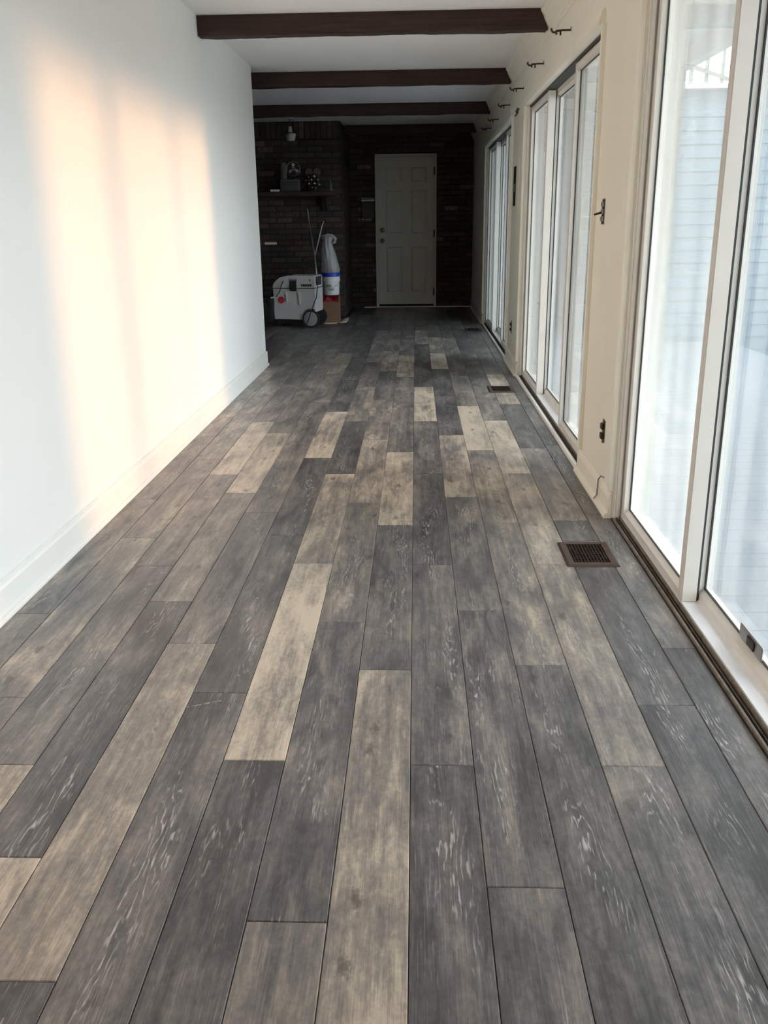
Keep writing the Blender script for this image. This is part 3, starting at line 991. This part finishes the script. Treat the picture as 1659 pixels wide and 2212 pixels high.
# ------------------------------------------------------------------ vacuum
vy0, vy1 = 10.77, 11.13
vx = -1.715
vac = thing('vacuum_cleaner', (-1.45, 10.95, 0), 'boxy white shop vacuum with red dot and large wheel by the chimney', 'vacuum')
def P(px, pz): return (vx + px, pz)
low = [(0.015, 0.10), (0.36, 0.095), (0.375, 0.16), (0.42, 0.205), (0.50, 0.205), (0.51, 0.12), (0.525, 0.455), (0.0, 0.455), (0.005, 0.16)]
low = [(0.010, 0.100), (0.345, 0.092), (0.352, 0.150), (0.385, 0.200), (0.440, 0.222), (0.500, 0.215), (0.515, 0.18), (0.517, 0.452), (0.002, 0.452), (0.010, 0.30), (0.004, 0.19)]
body = MB().prism([P(*q) for q in low], 'y', vy0, vy1).build('tank', 'vacgrey', vac)
hd = [(0.0, 0.462), (0.517, 0.462), (0.515, 0.585), (0.495, 0.600), (0.18, 0.600), (0.10, 0.585), (0.045, 0.548), (0.008, 0.505)]
head = MB().prism([P(*q) for q in hd], 'y', vy0, vy1).build('head', 'vacgrey', vac)
MB().box(vx + 0.002, vx + 0.516, vy0 + 0.003, vy1 - 0.003, 0.4522, 0.4618).build('strap', 'blackplastic', vac)
MB().cbox(vx + 0.215, vx + 0.300, vy0 - 0.014, vy0 - 0.0005, 0.425, 0.545, 0.005).build('latch', 'blackplastic', vac)
MB().cbox(vx + 0.205, vx + 0.310, vy0 - 0.010, vy0 - 0.0005, 0.548, 0.570, 0.003).build('latch_hook', 'vacmid', vac)
MB().lathe([(0.040, -0.004), (0.040, -0.0005)], (vx + 0.098, vy0, 0.322), 'y', 28).build('round_badge', 'red', body)
for k in range(6):
    MB().box(vx + 0.352 + k * 0.022, vx + 0.368 + k * 0.022, vy0 - 0.002, vy0 - 0.0005, 0.478, 0.505).build('vent_slot', 'blackplastic', head)
MB().box(vx + 0.458, vx + 0.466, vy0 - 0.006, vy0 - 0.0005, 0.535, 0.562).build('switch', 'blackplastic', head)
# moulded ribs and side label
for xx in (0.160, 0.320):
    MB().prism([(vx + xx, 0.31 if xx < .2 else 0.27), (vx + xx + 0.016, 0.30 if xx < .2 else 0.262), (vx + xx + 0.010, 0.41), (vx + xx - 0.010, 0.415)], 'y', vy0 - 0.010, vy0 - 0.0005).build('rib', 'vacgrey', body)
MB().box(vx + 0.5185, vx + 0.5225, vy0 + 0.06, vy0 + 0.30, 0.485, 0.585).build('rear_plate', 'blackplastic', head)
MB().box(vx + 0.02, vx + 0.36, vy0 + 0.03, vy1 - 0.03, 0.045, 0.0915).build('chassis', 'blackplastic', vac)
for yy in (vy0 + 0.06, vy1 - 0.06):
    MB().lathe([(0.022, -0.012), (0.022, 0.012)], (vx + 0.06, yy, 0.022), 'y', 14).build('caster', 'rubber', vac)
for yy, s in ((vy0 - 0.002, 1), (vy1 + 0.002, -1)):
    c_ = (vx + 0.460, yy, 0.1035)
    wh = MB().lathe([(0.088, -0.020), (0.100, -0.020), (0.1032, -0.012), (0.1032, 0.012), (0.100, 0.020), (0.088, 0.020)], c_, 'y', 32).build('wheel', 'rubber', vac, smooth=True)
    MB().lathe([(0.0, -0.024), (0.060, -0.026), (0.084, -0.0215)] if s > 0 else [(0.084, 0.0215), (0.060, 0.026), (0.001, 0.024)], c_, 'y', 28).build('hub', 'vacmid', wh, smooth=True)
# cord hanging across the side, and hose to the wand
MB().tube([(vx + 0.530, vy0 + 0.05, 0.54), (vx + 0.560, vy0 - 0.03, 0.53), (vx + 0.562, vy0 - 0.05, 0.46), (vx + 0.55, vy0 - 0.055, 0.36), (vx + 0.51, vy0 - 0.055, 0.27), (vx + 0.475, vy0 - 0.055, 0.19), (vx + 0.44, vy0 - 0.055, 0.09), (vx + 0.415, vy0 - 0.055, 0.045)], 0.006, 8).build('cord', 'rubber', vac, smooth=True)
# arching hose
hz = [(vx + 0.49, 10.90, 0.61), (vx + 0.49, 10.90, 0.70), (vx + 0.45, 10.92, 0.725), (vx + 0.34, 10.92, 0.722), (vx + 0.22, 10.88, 0.665), (vx + 0.15, 10.80, 0.58), (vx + 0.12, 10.745, 0.50), (vx + 0.09, 10.745, 0.42), (vx + 0.05, 10.745, 0.365), (vx - 0.03, 10.75, 0.345)]
MB().tube(hz, 0.0055, 8).build('hose', 'rubber', vac, smooth=True)
MB().tube([(vx - 0.025, 10.75, 0.347), (vx + 0.035, 10.748, 0.358)], 0.009, 8).build('hose_tip', 'white', vac, smooth=True)

vac.rotation_euler = (0, 0, math.radians(-9))
vac.location.x += 0.035
# wand and stick leaning at the chimney
wand = MB().tube([(vx + 0.49, 11.20, 0.0), (vx + 0.495, 11.22, 0.60), (vx + 0.47, 11.30, 0.80), (vx + 0.40, 11.52, 1.14), (vx + 0.385, 11.565, 1.22), (vx + 0.372, 11.575, 1.36)], [0.011, 0.011, 0.010, 0.009, 0.008, 0.007], 8)
tag(wand.build('broom_pole', 'steel', origin=(vx + 0.49, 11.20, 0.0), smooth=True), 'long thin grey pole leaning on the chimney behind the vacuum', 'pole')
st = MB().tube([(vx + 0.49, 11.33, 0.0), (vx + 0.46, 11.45, 0.60), (vx + 0.455, 11.47, 0.80), (vx + 0.53, 11.76, 1.16), (vx + 0.545, 11.85, 1.21)], [0.008, 0.007, 0.007, 0.006, 0.004], 8)
tag(st.build('paint_stick', 'white', origin=(vx + 0.49, 11.33, 0.0), smooth=True), 'short whitish stick crossing the pole beside the plastic bag', 'stick')

# ------------------------------------------------------------------ box, bucket, bag
cbx = thing('cardboard_box', (-1.05, 11.33, 0), 'small open brown cardboard box holding red cloth under the bucket', 'box')
bxm = MB()
x0_, x1_, y0_, y1_, hb = -1.165, -0.955, 11.24, 11.46, 0.335
bxm.box(x0_, x1_, y0_, y0_ + 0.005, 0.003, 0.255).box(x0_, x1_, y1_ - 0.005, y1_, 0.003, hb).box(x0_, x0_ + 0.005, y0_ + .005, y1_ - .005, 0.003, 0.32).box(x1_ - 0.005, x1_, y0_ + .005, y1_ - .005, 0.003, 0.32)
bxm.box(x0_ + .005, x1_ - .005, y0_ + .005, y1_ - .005, 0.003, 0.008)
bxm.build('body', 'card', cbx)
# red cloth
rc = MB()
nx, ny = 14, 12
vs, fs = [], []
for lay_ in (0, 1):
    for j in range(ny + 1):
        for i in range(nx + 1):
            u, v_ = i / nx, j / ny
            x = x0_ + 0.008 + (x1_ - x0_ - 0.016) * u
            y = y0_ + 0.008 + (y1_ - y0_ - 0.016) * v_
            z = 0.30 - 0.045 * math.exp(-v_ * 7) + 0.035 * mnoise.noise(Vector((u * 5, v_ * 5, 2))) + 0.03 * math.sin(u * 7) * math.sin(v_ * 5)
            vs.append((x, y, max(0.262, min(z, 0.332)) if lay_ == 0 else 0.02))
nn = (nx + 1) * (ny + 1)
for j in range(ny):
    for i in range(nx):
        a = j * (nx + 1) + i
        fs.append((a, a + 1, a + nx + 2, a + nx + 1))
        fs.append((nn + a + nx + 1, nn + a + nx + 2, nn + a + 1, nn + a))
ring = [i for i in range(nx + 1)] + [j * (nx + 1) + nx for j in range(1, ny + 1)] + [ny * (nx + 1) + i for i in range(nx - 1, -1, -1)] + [j * (nx + 1) for j in range(ny - 1, 0, -1)]
for k in range(len(ring)):
    a, b = ring[k], ring[(k + 1) % len(ring)]
    fs.append((a, b, b + nn, a + nn))
rcl = rc.add(vs, fs).build('red_cloth', 'redcloth', origin=(-1.06, 11.35, 0.02), smooth=True)
tag(rcl, 'crumpled dark red cloth stuffed in the cardboard box', 'cloth')

bcx, bcy, bz = -1.055, 11.36, 0.336
bk = thing('bucket', (bcx, bcy, bz), 'white plastic bucket with bright blue lid standing on the cardboard box', 'bucket')
MB().lathe([(0.094, bz), (0.098, bz + 0.006), (0.106, bz + 0.165), (0.113, bz + 0.168), (0.113, bz + 0.195), (0.110, bz + 0.198), (0.112, bz + 0.221)], (bcx, bcy, 0), 'z', 36).build('body', 'bucket', bk, smooth=True)
MB().lathe([(0.1155, bz + 0.222), (0.1165, bz + 0.228), (0.1165, bz + 0.258), (0.112, bz + 0.266), (0.02, bz + 0.266)], (bcx, bcy, 0), 'z', 36).build('lid', 'blue', bk, smooth=True)
hp = [(bcx - 0.116 * math.cos(t), bcy - 0.122 * math.sin(t) ** 0.8 if math.sin(t) > 0 else bcy, bz + 0.18 - 0.085 * math.sin(t)) for t in [math.pi * k / 16 for k in range(17)]]
MB().tube(hp, 0.0025, 6).build('wire_handle', 'steel', bk, smooth=True)
for k in range(2):
    pr = MB()
    zc = bz + 0.115 - k * 0.045
    n = 8
    a0, a1 = -2.05 + k * 0.25, -1.45 + k * 0.3
    vs, fs = [], []
    for i in range(n + 1):
        t = a0 + (a1 - a0) * i / n
        for rr in (0.1065, 0.1085):
            for zz in (zc - 0.014, zc + 0.014):
                vs.append((bcx + rr * math.cos(t), bcy + rr * math.sin(t), zz))
    for i in range(n):
        o_ = i * 4
        for q in ((0, 1, 5, 4), (2, 6, 7, 3), (0, 4, 6, 2), (1, 3, 7, 5)):
            fs.append(tuple(o_ + z_ for z_ in q))
    fs += [(0, 2, 3, 1), (n * 4, n * 4 + 1, n * 4 + 3, n * 4 + 2)]
    pr.add(vs, fs).build('label_print', 'vacmid', bk)

# plastic bag on the bucket
secs = [(0.603, -1.060, 0.100), (0.64, -1.062, 0.104), (0.72, -1.068, 0.100), (0.80, -1.075, 0.092), (0.88, -1.085, 0.078), (0.94, -1.090, 0.064), (0.98, -1.082, 0.062), (1.01, -1.075, 0.074), (1.03, -1.078, 0.080), (1.045, -1.095, 0.060), (1.05, -1.10, 0.02)]
bgm = MB()
vs, fs = [], []
SG = 40
for i, (z, cx, r_) in enumerate(secs):
    for k in range(SG):
        t = 2 * math.pi * k / SG
        f_ = 1 + 0.16 * mnoise.noise(Vector((math.cos(t) * 3, math.sin(t) * 3, z * 7))) + 0.05 * math.sin(t * 9 + z * 20)
        vs.append((cx + r_ * f_ * math.cos(t), 11.36 + r_ * 0.8 * f_ * math.sin(t), z + 0.006 * mnoise.noise(Vector((t * 3, z * 9, 1))) if 0 < i else z))
for i in range(len(secs) - 1):
    for k in range(SG):
        k2 = (k + 1) % SG
        fs.append((i * SG + k, i * SG + k2, (i + 1) * SG + k2, (i + 1) * SG + k))
fs += [tuple(range(SG))[::-1], tuple((len(secs) - 1) * SG + k for k in range(SG))]
bagt = thing('plastic_bag', (-1.06, 11.36, 0.603), 'tall crumpled translucent plastic bag standing on the blue lid', 'bag')
bgm.add(vs, fs).build('bag_body', 'bag', bagt, smooth=True)
MB().tube([(-1.12, 11.34, 1.035), (-1.08, 11.33, 1.052), (-1.02, 11.33, 1.040), (-0.985, 11.33, 1.005), (-0.995, 11.33, 0.965), (-1.03, 11.33, 0.945)], [0.012, 0.016, 0.020, 0.022, 0.018, 0.010], 10).build('handle', 'bag', bagt, smooth=True)

# papers on the floor beside the box
pp = MB().add([(-1.13, 11.13, .0006), (-0.99, 11.15, .0006), (-0.98, 11.225, .0006), (-1.13, 11.225, .0006), (-1.13, 11.13, .004), (-0.99, 11.15, .006), (-0.98, 11.225, .009), (-1.13, 11.225, .004)], [(3, 2, 1, 0), (4, 5, 6, 7), (0, 1, 5, 4), (1, 2, 6, 5), (2, 3, 7, 6), (3, 0, 4, 7)])
tag(pp.build('paper_sheet', 'paper', origin=(-1.1, 11.13, 0)), 'flat whitish paper on the floor in front of the cardboard box', 'paper')
pp = MB().add([(-0.95, 11.25, .0006), (-0.87, 11.27, .0006), (-0.87, 11.60, .0006), (-0.94, 11.60, .0006), (-0.95, 11.25, .004), (-0.87, 11.27, .010), (-0.865, 11.62, .035), (-0.93, 11.62, .010)], [(3, 2, 1, 0), (4, 5, 6, 7), (0, 1, 5, 4), (1, 2, 6, 5), (2, 3, 7, 6), (3, 0, 4, 7)])
tag(pp.build('paper_scrap', 'paper', origin=(-0.91, 11.43, 0)), 'narrow curled paper strip right of the cardboard box', 'paper')

# ------------------------------------------------------------------ hearth, mantel and things on it
he = box('hearth', 'stone', -3.0, -1.84, 11.28, YCH - 0.012, 0.0, 0.27, origin=(-2.4, 11.5, 0), c=0.01)
tag(he, 'low grey stone hearth block left of the vacuum', 'hearth')
ms = thing('mantel', (-1.9, 11.75, 1.5), 'dark wooden mantel shelf across the brick chimney', 'mantel')
MB().cbox(-2.6, -1.00, 11.58, YCH - 0.006, 1.505, 1.565, 0.006).build('shelf', 'darkwood', ms)
for xx in (-2.2, -1.15):
    MB().prism([(YCH - 0.006, 1.34), (YCH - 0.03, 1.34), (11.66, 1.504), (YCH - 0.006, 1.504)], 'x', xx - 0.03, xx + 0.03).build('corbel', 'darkwood', ms)
# white paper strip on the mantel edge
pe = box('folded_paper', 'paper', -1.80, -1.69, 11.60, 11.70, 1.566, 1.592, origin=(-1.745, 11.65, 1.566), c=0.004)
tag(pe, 'small whitish folded paper lying at the left on the mantel', 'paper')
# switch bar on the wall / white strip lower left
wsx = box('white_strip', 'paper', -1.945, -1.79, YCH - 0.012, YCH - 0.0045, 0.935, 0.962, origin=(-1.87, YCH - 0.005, 0.948))
tag(wsx, 'short horizontal white strip on the dark chimney above the vacuum', 'strip')
# small amplifier box with desk fan
am = thing('radio_box', (-1.56, 11.72, 1.566), 'dark grey slatted box on the mantel under the fan', 'box')
MB().cbox(-1.680, -1.445, 11.64, 11.79, 1.5665, 1.71, 0.006).build('body', M['vacmid'] if False else plain('dark_grey_case', (0.075, 0.082, 0.082), 0.6), am)
for k in range(4):
    MB().box(-1.665, -1.46, 11.6365, 11.6395, 1.585 + k * 0.027, 1.592 + k * 0.027).build('slat', 'blackplastic', am)
fn = thing('desk_fan', (-1.515, 11.72, 1.711), 'small round desk fan with pale blades standing on the slatted box', 'fan')
fc = (-1.515, 11.70, 1.832)
MB().lathe([(0.05, 1.7115), (0.05, 1.72), (0.015, 1.735), (0.012, 1.76)], (-1.515, 11.72, 0), 'z', 18).build('base', 'blackplastic', fn, smooth=True)
MB().tube([(fc[0] + 0.083 * math.cos(2 * math.pi * k / 28), fc[1], fc[2] + 0.083 * math.sin(2 * math.pi * k / 28)) for k in range(29)], 0.004, 6, cap=False).build('guard_ring', 'steel', fn, smooth=True)
for k in range(6):
    t = math.pi * k / 6
    MB().tube([(fc[0] - 0.083 * math.cos(t), fc[1] - 0.002, fc[2] - 0.083 * math.sin(t)), (fc[0] + 0.083 * math.cos(t), fc[1] - 0.002, fc[2] + 0.083 * math.sin(t))], 0.0012, 5).build('guard_wire', 'blackplastic', fn)
for k in range(3):
    t0 = math.pi / 2 + 2 * math.pi * k / 3
    vs = []
    for (rr, dt, yy) in ((0.018, -0.3, 0.012), (0.062, -0.32, 0.018), (0.070, 0.1, 0.006), (0.060, 0.42, 0.0), (0.018, 0.35, 0.006)):
        vs.append((fc[0] + rr * math.cos(t0 + dt), fc[1] + 0.008 + yy, fc[2] + rr * math.sin(t0 + dt)))
    vs2 = [(x, y + 0.002, z) for x, y, z in vs]
    MB().add(vs + vs2, [(0, 1, 2, 3, 4), (9, 8, 7, 6, 5)] + [(i, (i + 1) % 5, 5 + (i + 1) % 5, 5 + i) for i in range(5)]).build('blade', 'shade', fn)
MB().lathe([(0.020, 0.0), (0.022, 0.006), (0.022, 0.045), (0.012, 0.055)], fc, 'y', 16).build('motor', 'vacmid', fn, smooth=True)
# grey canister left of the fan
gc = MB().lathe([(0.040, 1.711), (0.043, 1.715), (0.043, 1.85), (0.036, 1.865), (0.036, 1.905), (0.030, 1.91)], (-1.640, 11.72, 0), 'z', 24)
tag(gc.build('canister', plain('dull_grey_tin', (0.10, 0.105, 0.105), 0.6), origin=(-1.640, 11.72, 1.711), smooth=True), 'dull grey canister standing left of the desk fan', 'canister')
# ornament with silver balls
orn = thing('ball_ornament', (-1.255, 11.70, 1.566), 'dark wire ornament dotted with shiny silver balls on the mantel', 'ornament')
oc = Vector((-1.255, 11.70, 1.655))
dots = [(0.0, 0.0, 0.018), (-0.068, 0.0, 0.015), (-0.036, 0.045, 0.013), (0.040, 0.045, 0.011), (0.0, 0.085, 0.016), (0.060, -0.012, 0.011), (0.012, -0.052, 0.012), (-0.030, -0.045, 0.009), (-0.105, 0.04, 0.008), (-0.075, 0.08, 0.009)]
MB().lathe([(0.045, 1.5665), (0.045, 1.574), (0.008, 1.580), (0.006, 1.60)], (oc.x, oc.y, 0), 'z', 18).build('foot', 'hook', orn, smooth=True)
for dx, dz, r_ in dots:
    p = oc + Vector((dx, -0.03, dz))
    MB().tube([(oc.x, oc.y, 1.598), tuple((Vector((oc.x, oc.y, 1.60)) + p) / 2 + Vector((0, 0.02, 0))), tuple(p + Vector((0, r_ * 0.8, 0)))], 0.0025, 6).build('stem', 'hook', orn)
    pf = [(max(0.0006, r_ * math.sin(math.pi * k / 8)), -r_ * math.cos(math.pi * k / 8)) for k in range(9)]
    MB().lathe(pf, tuple(p), 'z', 12).build('ball', 'chrome', orn, smooth=True)
# pair of round dials behind ornament
bw = thing('twin_bell_clock', (-1.285, 11.80, 1.566), 'dull twin-dial clock standing behind the silver ball ornament', 'clock')
MB().cbox(-1.35, -1.215, 11.775, 11.835, 1.5665, 1.775, 0.006).build('body', 'hook', bw)
for dx in (-0.050, 0.050):
    MB().lathe([(0.043, -0.024), (0.046, -0.018), (0.046, 0.0), (0.030, 0.012)], (-1.285 + dx, 11.805, 1.795), 'y', 22).build('dial', M['dialgrey'], bw, smooth=True)
# tapered horn at right
hn = MB().lathe([(0.030, 0.0), (0.026, 0.012), (0.014, 0.07), (0.008, 0.13)], (-1.06, 11.72, 1.5665), 'z', 18)
tag(hn.build('candlestick', plain('dull_pewter', (0.12, 0.105, 0.095), 0.5), origin=(-1.06, 11.72, 1.5665), smooth=True), 'tapered dull candlestick at the right end of the mantel', 'candlestick')

# pendant lamp
pl_ = thing('pendant_lamp', (-1.52, 11.40, ZC), 'small pale pendant lamp with tilted rim hanging before the chimney', 'lamp')
MB().lathe([(0.05, ZC - 0.022), (0.05, ZC - 0.001)], (-1.50, 11.40, 0), 'z', 20).build('ceiling_rose', 'shade', pl_, smooth=True)
MB().tube([(-1.50, 11.40, ZC - 0.022), (-1.50, 11.40, 2.285)], 0.004, 6).build('cord', 'blackplastic', pl_)
MB().lathe([(0.024, 2.222), (0.026, 2.24), (0.020, 2.285)], (-1.497, 11.40, 0), 'z', 16).build('socket', 'shade', pl_, smooth=True)
MB().lathe([(0.040, 2.128), (0.046, 2.132), (0.062, 2.195), (0.060, 2.205), (0.02, 2.221)], (-1.490, 11.40, 0), 'z', 24).build('shade', 'shade', pl_, smooth=True)
rim = []
for k in range(25):
    t = 2 * math.pi * k / 24
    rim.append((-1.487 + 0.075 * math.cos(t), 11.40 + 0.075 * math.sin(t), 2.207 + 0.012 * math.cos(t)))
MB().tube(rim, 0.004, 6, cap=False).build('rim', 'hook', pl_, smooth=True)

# ------------------------------------------------------------------ outside: deck, porch roof, wing of the house
dk = box('porch_deck', 'porchbeam', 0.97, 3.4, -1.0, 9.86, -0.35, -0.105)
MB().box(0.97, 2.56, 9.861, 12.68, -0.35, -0.105).build('deck_base', 'porchbeam', dk)
tag(dk, 'pale painted porch deck boards outside the glass doors', 'deck')
me = None
y = -1.0
dmesh = MB().cbox(-1.21, 1.21, -0.0675, 0.0675, -0.0125, 0.0125, 0.003)
first = None
while y < 9.75:
    if first is None:
        first = bpy.data.meshes.new('deck_board')
        first.from_pydata(dmesh.v, [], dmesh.f)
        first.materials.append(M['deck'])
    o = bpy.data.objects.new('deck_board', first)
    C.objects.link(o)
    o.parent = dk
    o.location = (2.185, y + 0.07, -0.092)
    y += 0.14
while y < 12.55:
    MB().cbox(0.975, 2.555, y + 0.0025, y + 0.1375, -0.1045, -0.0795, 0.003).build('deck_board', 'deck', dk)
    y += 0.14
pr = box('porch_roof', 'porchw', 0.967, 2.50, -1.5, 12.68, 2.62, 2.72)
tag(pr, 'white porch roof outside the glass doors on grey cross beams', 'porch roof')
for yy in (-0.4, 2.1, 4.6, 7.1, 9.6, 12.1):
    MB().box(0.97, 2.40, yy, yy + 0.14, 2.50, 2.619).build('cross_beam', 'porchbeam', pr)
MB().box(2.40, 2.50, -1.5, 12.68, 2.48, 2.619).build('eave_beam', 'porchw', pr)
for i, yy in enumerate((-0.4, 4.6, 9.6)):
    t = thing('porch_post', (2.45, yy, -0.08), ('white porch post nearest the camera side outside', 'white porch post seen outside through the middle door', 'white porch post farthest along the porch outside')[i], 'post', 'white posts along the porch edge')
    MB().cbox(2.405, 2.495, yy, yy + 0.09, -0.079, 2.479, 0.008).build('shaft', 'porchw', t)
    MB().cbox(2.39, 2.51, yy - 0.015, yy + 0.105, -0.0795, 0.06, 0.006).build('plinth', 'porchw', t)
wg = thing('house_wing', (3.5, 12.8, -0.35), 'blue-grey sided house wing at the far end of the porch, its near block added for shade', 'house wing')
MB().box(0.967, 2.6, 12.72, 13.2, -0.35, 2.80).box(2.6, 6.2, 9.92, 13.2, -0.35, 2.42).build('wall_core', 'siding', wg)  # near block is added to keep daylight off the farthest door
def siding(x0, x1, yf, ztop):
    zz = -0.30
    sb = None
    while zz + 0.128 < ztop:
        if sb is None:
            sb = MB().prism([(yf - 0.001, zz), (yf - 0.025, zz), (yf - 0.010, zz + 0.128), (yf - 0.001, zz + 0.128)], 'x', x0, x1).build('siding_board', 'siding', wg)
            zf = zz
        else:
            c_ = sb.copy()
            C.objects.link(c_)
            c_.parent = wg
            c_.location = (0, 0, zz - zf)
        zz += 0.13
siding(0.97, 2.57, 12.72, 2.45)
siding(2.60, 6.2, 9.92, 2.40)
MB().box(2.50, 6.25, 9.80, 13.2, 2.4205, 2.46).build('roof_edge', 'porchw', wg)
MB().box(2.565, 2.60, 9.895, 9.935, -0.34, 2.42).build('corner_board', 'porchw', wg)
tl_ = thing('trellis', (3.2, 10.05, 2.46), 'pale open trellis with diagonal brace above the house wing', 'trellis')
for k in range(9):
    xx = 2.62 + k * 0.155
    MB().box(xx, xx + 0.036, 10.00, 10.025, 2.461, 3.35).build('slat', 'trellis', tl_)
MB().prism([(2.66, 2.665), (3.30, 2.462), (3.38, 2.462), (2.66, 2.71)], 'y', 9.97, 9.999).build('brace', 'trellis', tl_)
MB().prism([(2.95, 2.95), (3.55, 2.67), (3.55, 2.72), (2.95, 3.00)], 'y', 9.97, 9.999).build('brace', 'trellis', tl_)
MB().box(2.60, 3.9, 10.00, 10.025, 3.351, 3.40).build('top_rail', 'trellis', tl_)
gr = box('yard', 'ground', 0.97, 60, -40, 60, -0.5, -0.36)
tag(gr, 'pale open ground beyond the porch', 'ground', kind='structure')
